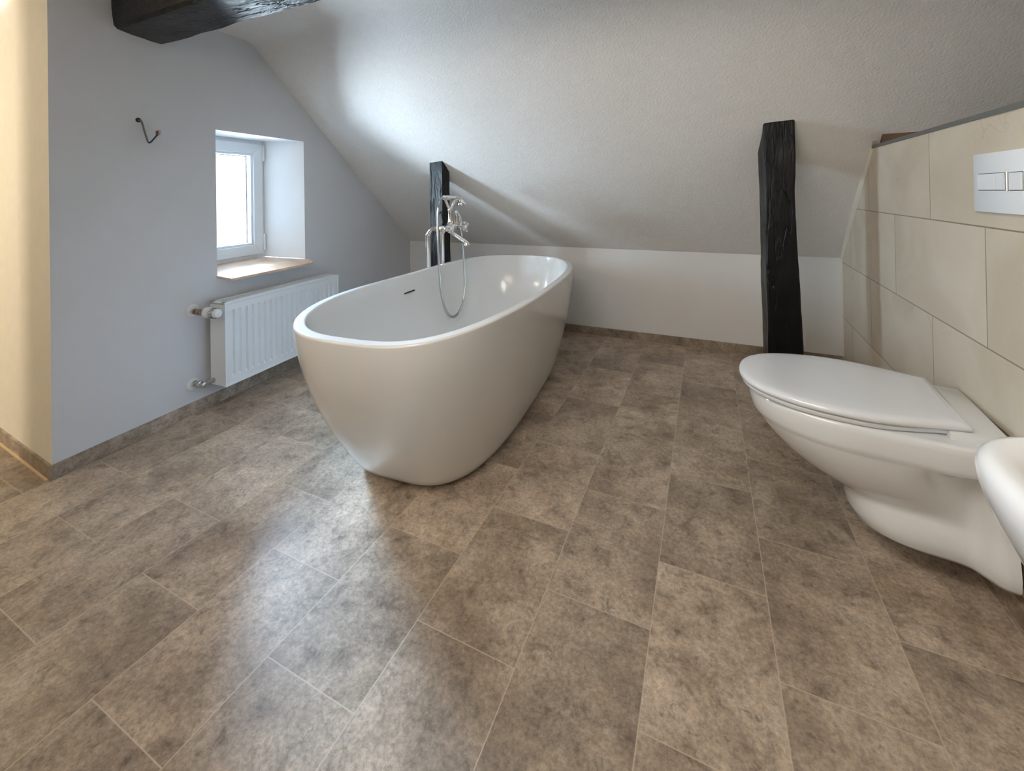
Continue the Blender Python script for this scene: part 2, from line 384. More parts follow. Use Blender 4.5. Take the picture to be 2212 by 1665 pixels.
for i in range(XN):
    # the slope stops behind the ledge of the tiled wall (its lower strip there is left out)
    for j in range(len(grid[0]) - 1):
        q = (grid[i][j], grid[i + 1][j], grid[i + 1][j + 1], grid[i][j + 1])
        if q[0].co.x > 0.735 and q[0].co.z < 1.262: continue
        bm.faces.new(q)
struct('ceiling', bm, M_rough, smooth=True)
bm = BM(); poly(bm, [(-4.5, -2.5, 1.95), (-2.6, -2.5, 1.95), (-2.6, 1.2, 1.95), (-4.5, 1.2, 1.95)]); struct('ceiling_hall', bm, M_hall)

# tiled pre-wall: tiles, top trim, board behind
TW = rx(-2.4)
rot = math.atan(0.0286)
TM = Matrix.Translation((rx(0), 0, 0)) @ Matrix.Rotation(-rot, 4, 'Z')   # local Y runs along the wall
yl = lambda y: y / math.cos(rot)
bm = BM()
ZTW = 1.232
ya, yb = yl(-2.4), yl(YK)
yk = yl(YK - (ZTW + 0.0 - ZK) / kslope(0.72))
pts = [(0, ya, 0), (0, yb, 0), (0, yb, ZK - .004), (0, yk, ZTW), (0, ya, ZTW)]
poly(bm, pts)
poly(bm, [(0, yk, ZTW), (0, ya, ZTW), (0.22, ya, ZTW), (0.22, yk, ZTW)])
struct('wall_right', bm, M_tile, mw=TM)
bm = BM(); box(bm, -0.004, 0.03, ya, yk + 0.005, ZTW, ZTW + 0.014); struct('trim_1', bm, M_trimgrey, mw=TM)
bm = BM(); box(bm, -0.006, 0.012, yk - 0.030, yk + 0.012, ZTW + 0.010, ZTW + 0.052); struct('trim_2', bm, M_steelclip, mw=TM)
# bead of filler along the slanting edge
bm = BM()
prof = []
for k in range(13):
    y = yb + (yk - yb) * k / 12; z = ZK + (ZTW - ZK) * k / 12 + 0.0
    wd = 0.010 + 0.007 * math.sin(PI * min(1, k / 11))
    prof.append((y, z, wd))
vr = []
for (y, z, wd) in prof:
    vr.append([(-0.0, y - 0.004, z - 0.008), (-wd, y - .003, z - .002), (-wd, y + 0.006, z + 0.012), (0.0, y + 0.006, z + 0.012)])
loft(bm, vr); struct('trim_3', bm, M_sil, mw=TM)
bm = BM(); box(bm, -0.006, 0, yb - 0.006, yb, 0.05, ZK - 0.004); struct('trim_4', bm, M_sil, mw=TM)
bm = BM(); box(bm, 0.728, 2.3, 2.428, 2.60, 0.0, 1.37)
struct('wall_behind_ledge', bm, M_brown)
bm = BM(); poly(bm, [(2.3, -2.4, 0), (2.3, 3.3, 0), (2.3, 3.3, ZT), (2.3, -2.4, ZT)]); poly(bm, [(0.6, -2.4, 0), (2.3, -2.4, 0), (2.3, -2.4, ZT), (0.6, -2.4, ZT)])
struct('wall_far_right', bm, M_wall)

# baseboards
HB = 0.057
bm = BM(); box(bm, 0, SL, 0, 0.006, 0, HB); struct('baseboard_left', bm, M_base, mw=G)
bm = BM(); box(bm, gx(YK), rx(YK), YK - 0.008, YK, 0, HB); struct('baseboard_back', bm, M_base)
bm = BM(); box(bm, -0.014, 0.0, ya, yb, 0, HB); struct('baseboard_right', bm, M_base, mw=TM)
ang = math.atan2(0.10, -2.15)
HM = Matrix.Translation((GX0, GY0, 0)) @ Matrix.Rotation(ang, 4, 'Z')
bm = BM(); box(bm, -0.006, 2.15, 0, 0.008, 0, HB); struct('baseboard_hall', bm, M_base, mw=HM)
bm = BM(); box(bm, 0.01, 2.15, 0.008, 0.014, 0, 0.005); struct('trim_5', bm, M_base_strip, mw=HM)  # thin pale strip along the foot of the hall baseboard

# ------------------------------------------------------------------ window
win = thing('window_1', 'small white-framed window set deep in the gable wall', None, G); win['kind'] = 'structure'
def frame_ring(bm, a0, a1, b0, b1, wdt, n0, n1, bev=0.003):
    """mitred frame: outer rectangle s a0..a1, z b0..b1"""
    O_ = [(a0, b0), (a1, b0), (a1, b1), (a0, b1)]; I_ = [(a0 + wdt, b0 + wdt), (a1 - wdt, b0 + wdt), (a1 - wdt, b1 - wdt), (a0 + wdt, b1 - wdt)]
    for i in range(4):
        j = (i + 1) % 4
        a, b_, c, d = O_[i], O_[j], I_[j], I_[i]
        v0 = [bm.verts.new((x, n0, z)) for x, z in (a, b_, c, d)]; v1 = [bm.verts.new((x, n1, z)) for x, z in (a, b_, c, d)]
        fs = [bm.faces.new(v0), bm.faces.new(v1[::-1])] + [bm.faces.new((v0[k], v0[(k + 1) % 4], v1[(k + 1) % 4], v1[k])) for k in range(4)]
        bmesh.ops.bevel(bm, geom=list({e for f in fs for e in f.edges}), offset=bev, segments=1, affect='EDGES')
bm = BM(); frame_ring(bm, s0b - .012, s1b + .012, zbb - .018, ztb + .012, 0.040, DB - 0.075, DB - 0.004)
obj('window_frame', bm, M_pvc, win)
A0, A1, B0, B1 = s0b - .002, s1b - .020, zbb + 0.022, ztb - 0.022
bm = BM(); frame_ring(bm, A0, A1, B0, B1, 0.062, DB - 0.055, DB + 0.012)
sash = obj('sash', bm, M_pvc, win)
bm = BM(); frame_ring(bm, A0 + .062, A1 - .062, B0 + .062, B1 - .062, 0.014, DB - 0.04, DB + 0.004, 0.002)
obj('glazing_bead', bm, M_pvc, sash)
bm = BM(); frame_ring(bm, A0 + .074, A1 - .074, B0 + .074, B1 - .074, 0.006, DB - 0.034, DB - 0.030, 0.0005)
frame_ring(bm, A0 + .088, A1 - .088, B0 + .078, B1 - .078, 0.004, DB - 0.052, DB - 0.048, 0.0005)
obj('gasket', bm, M_gasket, sash)
bm = BM(); box(bm, A0 + .07, A1 - .07, DB - .040, DB - .036, B0 + .07, B1 - .07); obj('pane', bm, M_glass, sash)
bm = BM(); box(bm, A1, A1 + 0.004, DB - 0.02, DB + 0.004, B0 + .02, B1 - .02); obj('seal', bm, M_gasket, sash)
for za, zb_ in ((B1 - 0.105, B1 - 0.004), (B0 + 0.025, B0 + 0.125)):
    bm = BM(); lathe(bm, (A1 + 0.007, DB + 0.012, za), (0, 0, 1), [(0, .004), (0, .0075), (zb_ - za, .0075), (zb_ - za, .004)], 12)
    box(bm, A1 - 0.001, A1 + 0.013, DB + 0.002, DB + 0.012, za + .008, zb_ - .008, .001)
    obj('hinge', bm, M_pvc, win)
# sill board, leaning slightly into the room
bm = BM()
zz = lambda n: 0.650 - 0.11 * (n if n > 0 else n) if n < 0 else 0.650 - 0.30 * n
P_ = [(s0b - .01, DB), (s1b + .01, DB), (s1 + 0.0, 0.0), (s1 + 0.026, 0.002), (s1 + 0.002, 0.062), (s0 + 0.030, 0.062), (s0 - 0.006, 0.002), (s0, 0)]
top = [bm.verts.new((a, b, zz(b))) for a, b in P_]; bot = [bm.verts.new((a, b, zz(b) - 0.013)) for a, b in P_]
bm.faces.new(top); bm.faces.new(bot[::-1])
for i in range(len(P_)): bm.faces.new((top[i], top[(i + 1) % 8], bot[(i + 1) % 8], bot[i]))
obj('window_sill', bm, M_sill, win)
win.matrix_world = G
for ch in win.children_recursive: pass

# ------------------------------------------------------------------ hewn timber
def hewn(name, axis, L0, L1, corners, mat, label, cat, rnd=0.004, seed=0, topcut=None, cham=0.006):
    """prism along axis ('z' or 'x'); corners(t) -> 4 (u,v) corners of the section at L"""
    bm = BM(); n = 70; rings = []
    for i in range(n + 1):
        l = L0 + (L1 - L0) * i / n; cs = corners(i / n); ring = []
        cu = sum(c[0] for c in cs) / 4; cv = sum(c[1] for c in cs) / 4
        for k in range(4):
            a, b_ = cs[k], cs[(k + 1) % 4]; d = math.hypot(b_[0] - a[0], b_[1] - a[1]); c0 = cham / d
            for q in (c0, 0.2, 0.35, 0.5, 0.65, 0.8, 1 - c0):
                u = a[0] + (b_[0] - a[0]) * q; v_ = a[1] + (b_[1] - a[1]) * q
                nn = noise.noise(Vector((u * 9 + seed, v_ * 9, l * 5))) * rnd + noise.noise(Vector((u * 22 + seed, v_ * 22, l * 18))) * rnd * 0.3
                r_ = math.hypot(u - cu, v_ - cv) + 1e-6
                u += (u - cu) / r_ * nn; v_ += (v_ - cv) / r_ * nn
                ring.append((u, v_, l) if axis == 'z' else (l, u, v_))
        rings.append(ring)
    loft(bm, rings)
    if topcut: 
        for v_ in bm.verts:
            lim = topcut(v_.co)
            if v_.co.z > lim: v_.co.z = lim
    o = obj(name, bm, mat, smooth=True, angle=35); return tag(o, label, cat)
def post1(t):
    x0 = -1.745 + 0.052 * t; x1 = -1.640 + 0.055 * t
    x0 = -1.700; x1 = -1.590
    return [(x0 + .000, 2.360), (x1, 2.357), (x1 + .002, 2.442), (x0, 2.442)]
hewn('timber_post', 'z', 0, 1.30, post1, M_timber_v, 'narrow black timber post standing behind the bathtub and its mixer', 'post', 0.003, 3,
     topcut=lambda c: zs(c.x, c.y) + 0.012)
def post2(t):
    x0 = 0.262 - 0.008 * t; x1 = 0.397 - 0.018 * t + 0.006 * math.sin(t * 7)
    return [(x0, 2.333), (x1, 2.330), (x1 + .004, 2.47), (x0 - 0.012, 2.47)]
hewn('timber_post', 'z', 0, 1.40, post2, M_timber_v, 'wide black timber post standing behind the wall-hung toilet near the tiled wall', 'post', 0.006, 9,
     topcut=lambda c: zs(c.x, c.y) + 0.012)
def beam(t):
    dy = 0.075 * t
    w0 = 0.012 * math.sin(t * 9)
    return [(0.918 + dy * .3, 1.775), (1.112 + dy * 0.2 + w0 * .5, 1.764 + w0 * .4), (1.135 + dy * .2, 2.02), (0.905 + dy * .3, 2.02)]
hewn('ceiling_beam', 'x', -2.30, 0.9, beam, M_timber_h, 'heavy black hewn timber beam running under the ceiling from the gable wall', 'beam', 0.006, 20, cham=0.012)

# ------------------------------------------------------------------ bathtub
TC = Vector((-1.0898, 1.8539)); TH = 1.6479; AR, BR, NR = 0.906, 0.4361, 3.1326; AB, BB, NB = 0.72, 0.30, 3.4
def tubz(s): return 0.6135 - .0227 * s + .0209 * s ** 2 + .024 * s ** 3 - .0259 * s ** 4 + .005 * s ** 5
NT = 128
def sup(a, b, n, k):
    t = 2 * PI * k / NT; c, s = math.cos(t), math.sin(t)
    return math.copysign(abs(c) ** (2 / n), c) * a, math.copysign(abs(s) ** (2 / n), s) * b
def tub_ring(w, zf, inset=0.0, base=(AB, BB, NB), rim=(AR, BR, NR), shift=0.079):
    out = []
    ex = Vector((math.cos(TH), math.sin(TH))); ey = Vector((-ex.y, ex.x))
    for k in range(NT):
        lb = sup(base[0] - inset, base[1] - inset, base[2], k); lr = sup(rim[0] - inset, rim[1] - inset, rim[2], k)
        L_ = (lb[0] + shift) * (1 - w) + lr[0] * w; W_ = lb[1] * (1 - w) + lr[1] * w
        s = lr[0] / rim[0]; q = TC + ex * L_ + ey * W_
        out.append((q.x, q.y, zf(max(-1, min(1, s)))))
    return out
wf = lambda t: 1 - (1 - t) ** 1.7
rings = [tub_ring(0, lambda s: 0.0, 0.03), tub_ring(0, lambda s: 0.0, 0.018), tub_ring(0, lambda s: 0.004, 0.014)]
rings += [tub_ring(0, lambda s: 0.012, 0.004)]
for k in range(1, 25):
    t = k / 24 * 0.955 + 0.02
    rings.append(tub_ring(wf(t), lambda s, t=t: tubz(s) * t))
for dz, ins in ((-.0075, 0), (-.005, .0004), (-.003, .0015), (-.0012, .0035), (-.0003, .006), (0, .0085), (0, .028), (-.0005, .031), (-.0018, .0335), (-.004, .0355), (-.007, .037)):
    rings.append(tub_ring(1, lambda s, dz=dz: tubz(s) + dz, ins))
inner_base = (0.60, 0.225, 3.0)
wi = lambda t: 1 - (1 - t) ** 2.3
for k in range(1, 22):
    t = 1 - k / 21
    rings.append(tub_ring(wi(t), lambda s, t=t: 0.13 + (tubz(s) - 0.010 - 0.13) * t, 0.040, base=(inner_base[0] + .04, inner_base[1] + .04, 3.0), shift=0.03))
rings.append(tub_ring(0, lambda s: 0.118, 0.075, base=(inner_base[0] + .04, inner_base[1] + .04, 3.0), shift=0.03))
rings.append(tub_ring(0, lambda s: 0.112, 0.18, base=(inner_base[0] + .04, inner_base[1] + .04, 2.6), shift=0.03))
tub = thing('bathtub', 'white oval freestanding bathtub standing on the stone-look floor', 'bathtub', Matrix.Translation((TC.x, TC.y, 0)))
bm = BM(); loft(bm, rings)
def attach(o, par):
    o.parent = par; o.matrix_parent_inverse = par.matrix_world.inverted(); return o
shell = attach(obj('tub_shell', bm, M_acryl, smooth=True), tub)
shell.modifiers.new('weighted', 'WEIGHTED_NORMAL').weight = 90
bpy.context.view_layer.update()
# overflow slot on the inner wall, traced on the actual surface
bm = BM()
def inner_x(y, z):
    t = (z - 0.13) / (0.617 - 0.010 - 0.13)
    r_ = tub_ring(wi(t), lambda s: z, 0.040, base=(inner_base[0] + .04, inner_base[1] + .04, 3.0), shift=0.03)
    best = min((p_ for p_ in r_ if p_[0] < TC.x), key=lambda p_: abs(p_[1] - y)); return best[0]
xo = inner_x(1.86, 0.52)
box(bm, xo - 0.006, xo + 0.004, 1.815, 1.905, 0.5165, 0.5235, 0.002)
attach(obj('overflow_slot', bm, M_dark), tub)
print('inner x at overflow', xo, 'at loop', inner_x(2.2, 0.33))

# ------------------------------------------------------------------ floor-standing bath mixer
mix = thing('bath_mixer', 'chrome floor-standing bath mixer with hand shower beside the bathtub', 'tap', Matrix.Translation((-1.56, 2.22, 0)))
BX, BZ = -1.455, 0.842
YA, YB = 2.155, 2.315
for yy in (YA, YB):
    bm = BM(); tube(bm, [(-1.565, yy - .01, 0.0), (-1.565, yy - .01, 0.40), (-1.565, yy - .01, BZ - 0.075), (-1.558, yy - .009, BZ - 0.035), (-1.537, yy - .006, BZ - 0.009), (-1.50, yy - .003, BZ), (BX - .015, yy, BZ)], 0.0135, 18, smoothn=7)
    attach(obj('riser_pipe', bm, M_chrome, smooth=True, angle=50), mix)
    bm = BM(); lathe(bm, (-1.565, yy - .01, 0), (0, 0, 1), [(0, .032), (.006, .032), (.012, .022), (.014, .016)]); attach(obj('floor_flange', bm, M_chrome, smooth=True, angle=40), mix)
bm = BM()
lathe(bm, (BX, YA - .022, BZ), (0, 1, 0), [(0, .012), (.004, .017), (.012, .019), (.02, .014), (.035, .013), (.045, .018), (.06, .019), (.07, .023), (.10, .025), (.13, .023), (.14, .019), (.155, .018), (.165, .013), (.18, .014), (.188, .019), (.198, .017), (.203, .011)], 24)
attach(obj('mixer_body', bm, M_chrome, smooth=True, angle=40), mix)
for yy in (YA, YB):
    bm = BM(); c = Vector((BX + .004, yy, BZ))
    lathe(bm, c, (1, 0, 0), [(0, .015), (.012, .015), (.016, .018), (.024, .018), (.028, .010), (.046, .008), (.050, .013), (.064, .013), (.068, .010), (.072, .004)], 20)
    for a in range(4):
        th = a * PI / 2 + 0.5; d = Vector((0, math.cos(th), math.sin(th)))
        lathe(bm, c + Vector((.057, 0, 0)), d, [(0, .007), (.014, .0055), (.022, .0075), (.028, .0105), (.034, .010), (.038, .004)], 12)
    attach(obj('cross_handle', bm, M_chrome, smooth=True, angle=50), mix)
yc = (YA + YB) / 2
bm = BM(); tube(bm, [(BX, yc, BZ - .012), (BX + .02, yc - .002, BZ - .036), (BX + .045, yc - .002, BZ - .052), (BX + .080, yc - .004, BZ - .072), (BX + .108, yc - .004, BZ - .086), (BX + .122, yc - .004, BZ - .100)],
                lambda t: 0.012 + 0.004 * t if t < .9 else 0.0165, 18, smoothn=6)
lathe(bm, (BX + .118, yc - .004, BZ - .090), (0.15, 0, -1), [(0, .014), (.012, .0175), (.018, .0175), (.021, .012)], 18)
attach(obj('spout', bm, M_chrome, smooth=True, angle=50), mix)
bm = BM(); lathe(bm, (BX, yc, BZ + .015), (0, 0, 1), [(0, .022), (.006, .026), (.012, .020), (.022, .016), (.05, .0135), (.085, .0135), (.095, .016), (.104, .016), (.112, .010)], 20)
attach(obj('column', bm, M_chrome, smooth=True, angle=40), mix)
ZC = BZ + .118; ZHS = 1.030
bm = BM()
for sg in (-1, 1):
    tube(bm, [(BX, yc, ZC - .002), (BX, yc + sg * .020, ZC + .010), (BX, yc + sg * .036, ZC + .034), (BX, yc + sg * .052, ZHS - .012)], 0.0085, 12, smoothn=5)
    tube(bm, [(BX - .012, yc + sg * .052, ZHS + .006), (BX - .010, yc + sg * .052, ZHS - .008), (BX, yc + sg * .052, ZHS - .015), (BX + .010, yc + sg * .052, ZHS - .008), (BX + .012, yc + sg * .052, ZHS + .006)], 0.006, 10, smoothn=4)
ball(bm, (BX, yc, ZC), .010)
attach(obj('cradle', bm, M_chrome, smooth=True, angle=60), mix)
hs = thing('hand_shower', None, None, Matrix.Translation((BX, yc, ZHS))); attach(hs, mix)
bm = BM(); lathe(bm, (BX, yc - .088, ZHS), (0, 1, -0.02), [(0, .010), (.010, .011), (.014, .015), (.022, .015), (.026, .011), (.035, .014), (.06, .016), (.10, .0145), (.13, .012), (.14, .015), (.15, .017), (.165, .017), (.175, .012)], 20)
attach(obj('shower_grip', bm, M_chrome, smooth=True, angle=45), hs)
bm = BM(); tube(bm, [(BX, yc + .080, ZHS - .003), (BX, yc + .100, ZHS - .002), (BX + .004, yc + .115, ZHS - .010), (BX + .006, yc + .120, ZHS - .024)], 0.013, 18, smoothn=5)
lathe(bm, (BX + .006, yc + .120, ZHS - .016), (0.05, 0.15, -1), [(0, .014), (.010, .020), (.018, .028), (.030, .030), (.034, .029), (.035, .010)], 26)
attach(obj('shower_head', bm, M_chrome, smooth=True, angle=45), hs)
bm = BM(); tube(bm, [(-1.430, 2.326, 0.835), (-1.43, 2.325, 0.87), (-1.43, 2.309, 0.905), (-1.43, 2.284, 0.928), (-1.428, 2.262, 0.940), (BX + .030, yc + .018, 0.925)], 0.0095, 14, smoothn=6); attach(obj('hose_outlet', bm, M_chrome, smooth=True), mix)
# second upright behind the column: diverter with swan-neck hose outlet
bm = BM(); lathe(bm, (BX + .030, yc + .020, BZ + .01), (0, 0, 1), [(0, .013), (.006, .016), (.02, .0135), (.03, .0135), (.075, .0135), (.082, .015), (.090, .010), (.095, .006)], 18)
attach(obj('diverter', bm, M_chrome, smooth=True, angle=40), mix)
hose_pts = [(-1.452, 2.154, 1.03), (-1.448, 2.123, 1.019), (-1.445, 2.101, 0.995), (-1.442, 2.086, 0.954), (-1.44, 2.079, 0.886), (-1.436, 2.073, 0.778), (-1.432, 2.071, 0.67), (-1.425, 2.068, 0.562), (-1.418, 2.069, 0.481), (-1.41, 2.08, 0.411), (-1.405, 2.109, 0.35), (-1.4, 2.151, 0.314), (-1.4, 2.202, 0.309), (-1.405, 2.259, 0.331), (-1.41, 2.302, 0.378), (-1.415, 2.33, 0.454), (-1.42, 2.338, 0.541), (-1.425, 2.335, 0.66), (-1.428, 2.329, 0.765), (-1.43, 2.326, 0.84)]
bm = BM(); hp = smooth_path(hose_pts, 34)
tube(bm, hp, [0.0070 + 0.0007 * (1 if i % 2 else -1) for i in range(len(hp))], 12)
attach(obj('shower_hose', bm, M_hose, smooth=True), mix)

# ------------------------------------------------------------------ radiator on the gable wall
RW, RB, RT_ = 0.762, 0.124, 0.534
RM = G @ Matrix.Translation((gs(1.274), 0.045, 0))
rad = thing('radiator', 'white ribbed panel radiator mounted on the gable wall under the window', 'radiator', RM)
bpy.context.view_layer.update()
def lo(name, bm, m, par, **k): o = obj(name, bm, m, **k); o.parent = par; return o
T_ = 0.105
bm = BM()
cols = [0.0, 0.010, 0.012, 0.030]; nrib = 20; pitch = (RW - 0.06) / nrib
prof = [(0.0, 'e'), (0.008, 'e'), (0.010, 'i'), (0.028, 'i')]
for k in range(nrib):
    b0_ = 0.030 + k * pitch
    prof += [(b0_ + pitch * .12, 'i'), (b0_ + pitch * .24, 'r'), (b0_ + pitch * .52, 'r'), (b0_ + pitch * .64, 'i')]
prof += [(RW - 0.028, 'i'), (RW - 0.010, 'i'), (RW - 0.008, 'e'), (RW, 'e')]
rows = [(RB, 0), (RB + .006, 0), (RB + .008, 1), (RB + .036, 1), (RB + .048, 2), (RT_ - .052, 2), (RT_ - .040, 1), (RT_ - .010, 1), (RT_ - .008, 0), (RT_, 0)]
gr = []
for z, st in rows:
    rv = []
    for s, kd in prof:
        n = T_
        if st >= 1 and kd != 'e': n = T_ - 0.003
        if st == 2 and kd == 'r': n = T_ - 0.003 - 0.011
        rv.append(bm.verts.new((s, n, z)))
    gr.append(rv)
for a, b in zip(gr, gr[1:]):
    for i in range(len(a) - 1): bm.faces.new((a[i], a[i + 1], b[i + 1], b[i]))
# folded edges to the back
back = [[bm.verts.new((v_.co.x, T_ - .016, v_.co.z)) for v_ in (gr[0][0], gr[0][-1], gr[-1][-1], gr[-1][0])]][0]
cor = (gr[0][0], gr[0][-1], gr[-1][-1], gr[-1][0])
bm.faces.new([*gr[0], back[1], back[0]]); bm.faces.new([*gr[-1][::-1], back[3], back[2]])
bm.faces.new([r_[0] for r_ in gr][::-1] + [back[0], back[3]]); bm.faces.new([r_[-1] for r_ in gr] + [back[2], back[1]])
lo('front_panel', bm, M_rad, rad)
for sx in (0.0, RW - 0.003):
    bm = BM(); box(bm, sx, sx + .003, 0.0, T_ - .012, RB + .004, RT_ - .003); lo('side_panel', bm, M_rad, rad)
bm = BM()
box(bm, 0.0, RW, 0.0, 0.012, RT_ - .010, RT_ + .002); box(bm, 0.0, RW, T_ - .028, T_ - .004, RT_ - .008, RT_ + .002, .001); box(bm, 0, 0.02, 0, T_ - .01, RT_ - .008, RT_ + .002); box(bm, RW - .02, RW, 0, T_ - .01, RT_ - .008, RT_ + .002)
k = 0.03
while k < RW - .03:
    box(bm, k, k + .006, 0.010, T_ - .026, RT_ - .006, RT_ + .001); k += 0.0125
lo('top_grille', bm, M_rad, rad)
bm = BM(); box(bm, 0.006, RW - .006, 0.004, 0.018, RB + .005, RT_ - .015); lo('rear_panel', bm, M_rad, rad)
for sx in (0.12, RW - 0.16):
    bm = BM(); box(bm, sx, sx + .04, -0.045, 0.004, RB + .05, RT_ - .05); lo('wall_bracket', bm, M_rad, rad)
# valves (local: s<0 side, wall at n=-0.045)
ZV, ZL = 0.499, 0.150
# thermostat: axis points along +n and slightly down, body left of the side panel
bm = BM(); lathe(bm, (-0.055, -0.045, ZV + .004), (0, 1, 0), [(0, .030), (.004, .030), (.006, .024)], 28); lo('wall_rosette', bm, M_rad, rad, smooth=True, angle=40)
bm = BM(); lathe(bm, (-0.055, -0.045, ZL - .006), (0, 1, 0), [(0, .030), (.004, .030), (.006, .024)], 28); lo('wall_rosette', bm, M_rad, rad, smooth=True, angle=40)
VN = 0.046
bm = BM(); lathe(bm, (-0.055, -0.040, ZV), (0, 1, 0), [(0, .009), (.010, .009), (.011, .014), (.024, .014), (.025, .010), (.032, .010), (.033, .015), (.048, .015), (.050, .011), (.060, .011), (.061, .016), (.074, .016), (.076, .013), (.088, .013)], 12)
lathe(bm, (-0.055, VN - .005, ZV), (1, 0, 0), [(0, .010), (.02, .010), (.022, .014), (.036, .014), (.038, .010), (.056, .010)], 12)
valve = lo('thermostat_valve', bm, M_brass, rad, smooth=True, angle=30)
bm = BM()
prof_ = [(0, .018), (.002, .025), (.022, .0265), (.026, .0245), (.028, .0245), (.034, .024), (.060, .0225), (.074, .021), (.079, .018), (.080, .001)]
lathe(bm, (-0.050, VN, ZV), (0.06, 1, 0.0), prof_, 36)
hd = lo('thermostat_head', bm, M_plate, valve, smooth=True, angle=35)
bm = BM()
for k in range(22):
    a = 2 * PI * k / 22; c = Vector((-0.0475, VN + .052, ZV)) + Vector((math.cos(a), 0, math.sin(a))) * .0228
    rotm = Matrix.Translation(c) @ Matrix.Rotation(-a, 4, 'Y')
    n0 = len(bm.verts); box(bm, -.0008, .0016, -.015, .014, -.0011, .0011); bm.verts.ensure_lookup_table()
    for v_ in bm.verts[n0:]: v_.co = rotm @ v_.co
lo('grip_ribs', bm, M_gasket, hd)
bm = BM(); lathe(bm, (-0.055, -0.040, ZL), (0, 1, 0), [(0, .009), (.010, .009), (.011, .013), (.022, .013), (.023, .010), (.034, .016), (.050, .016), (.052, .011), (.066, .011), (.068, .014), (.078, .014), (.080, .010)], 12)
lathe(bm, (-0.052, 0.022, ZL), (1, 0, 0.03), [(0, .010), (.016, .010), (.018, .0135), (.030, .0135), (.032, .010), (.058, .010)], 12)
lo('lockshield_valve', bm, M_steel, rad, smooth=True, angle=30)

# ------------------------------------------------------------------ bare cable on the gable wall
cb = thing('wall_cable', 'short bare cable poking out of a hole in the gable wall', 'cable', G @ Matrix.Translation((gs(1.004), 0, 1.400)))
bpy.context.view_layer.update()
bm = BM(); lathe(bm, (0, -.001, 0), (0, 1, 0), [(0, .0105), (.0025, .0105), (.003, .007)], 14); lo('wall_hole', bm, M_dark, cb)
bm = BM(); tube(bm, [(0.002, -.005, 0), (0.003, .014, -.004), (.005, .020, -.020), (.010, .024, -.050), (.016, .028, -.080), (.020, .030, -.096)], .0038, 10, smoothn=5); lo('cable_sheath', bm, M_cable, cb, smooth=True)
bm = BM(); tube(bm, [(.020, .030, -.094), (.023, .032, -.100), (.030, .034, -.094), (.040, .038, -.078), (.048, .042, -.064)], .0032, 10, smoothn=5); lo('blue_wire', bm, M_cabledark, cb, smooth=True)
bm = BM(); box(bm, .046, .054, .036, .044, -.066, -.046, .002); box(bm, .043, .049, .040, .050, -.056, -.044, .0015); lo('red_wire_end', bm, M_red, cb)
bm = BM(); box(bm, .052, .062, .036, .050, -.060, -.040, .003); lo('terminal', bm, M_clear, cb)

# ------------------------------------------------------------------ wall-hung toilet
# local: +x out from the wall, y across, z up
WX, WY = 0.672, 1.560
TA = math.radians(180 - 5.5)
TWM = Matrix.Translation((WX, WY, 0)) @ Matrix.Rotation(TA, 4, 'Z')
wc = thing('toilet', 'white wall-hung toilet with closed lid on the tiled wall', 'toilet', TWM)
bpy.context.view_layer.update()
def sm(t): t = max(0, min(1, t)); return t * t * (3 - 2 * t)
def wc_ring(z, front, hw, bh, u0=0.0, um=None, ub=0.14, n=2.2, N=36, fl=0.0):
    """horizontal outline of the bowl: back edge at u0 (half width bh), full width hw from ub to um, rounded front"""
    um = front * 0.52 if um is None else um
    half = []
    M1 = 22
    for i in range(M1): 
        u = u0 + (um - u0) * i / M1
        half.append((u, bh + (hw - bh) * sm((u - u0) / max(1e-6, ub - u0)) + fl * (1 - sm((u - .02) / .055))))
    for i in range(N + 1):
        t = PI / 2 * i / N
        half.append((um + (front - um) * math.sin(t) ** (2 / n), hw * max(0.0, math.cos(t)) ** (2 / n)))
    return [(u, v, z) for u, v in half] + [(u, -v, z) for u, v in reversed(half[:-1])]
bm = BM(); B_ = []
B_.append(wc_ring(0.082, 0.25, 0.1, 0.122, ub=0.1, um=0.13, fl=0.028))
B_.append(wc_ring(0.084, 0.272, 0.112, 0.13, ub=0.1, um=0.15, fl=0.032))
B_.append(wc_ring(0.096, 0.294, 0.122, 0.135, ub=0.1, um=0.17, fl=0.036))
B_.append(wc_ring(0.125, 0.307, 0.126, 0.136, ub=0.1, um=0.18, fl=0.038))
B_.append(wc_ring(0.155, 0.312, 0.122, 0.132, ub=0.1, um=0.19, fl=0.038))
B_.append(wc_ring(0.172, 0.318, 0.115, 0.126, ub=0.1, um=0.19, fl=0.04))
B_.append(wc_ring(0.183, 0.332, 0.113, 0.12, ub=0.12, um=0.19, fl=0.042))
B_.append(wc_ring(0.196, 0.365, 0.118, 0.114, ub=0.16, um=0.2, fl=0.045))
B_.append(wc_ring(0.214, 0.402, 0.131, 0.11, ub=0.19, um=0.22, fl=0.048))
B_.append(wc_ring(0.238, 0.44, 0.148, 0.11, ub=0.21, um=0.24, fl=0.05))
B_.append(wc_ring(0.268, 0.476, 0.165, 0.112, ub=0.22, um=0.26, fl=0.05))
B_.append(wc_ring(0.3, 0.506, 0.179, 0.118, ub=0.22, um=0.27, fl=0.048))
B_.append(wc_ring(0.326, 0.526, 0.188, 0.132, ub=0.21, um=0.28, fl=0.04))
B_.append(wc_ring(0.338, 0.534, 0.191, 0.15, ub=0.18, um=0.28, fl=0.025))
B_.append(wc_ring(0.344, 0.538, 0.193, 0.172, ub=0.13, um=0.28, fl=.008))
B_.append(wc_ring(0.35, 0.544, 0.197, 0.181, ub=0.12, um=0.28))
B_.append(wc_ring(0.362, 0.55, 0.2, 0.181, ub=0.12, um=0.28))
B_.append(wc_ring(0.4, 0.557, 0.202, 0.181, ub=0.12, um=0.28))
B_.append(wc_ring(0.414, 0.556, 0.201, 0.18, ub=0.12, um=0.28))
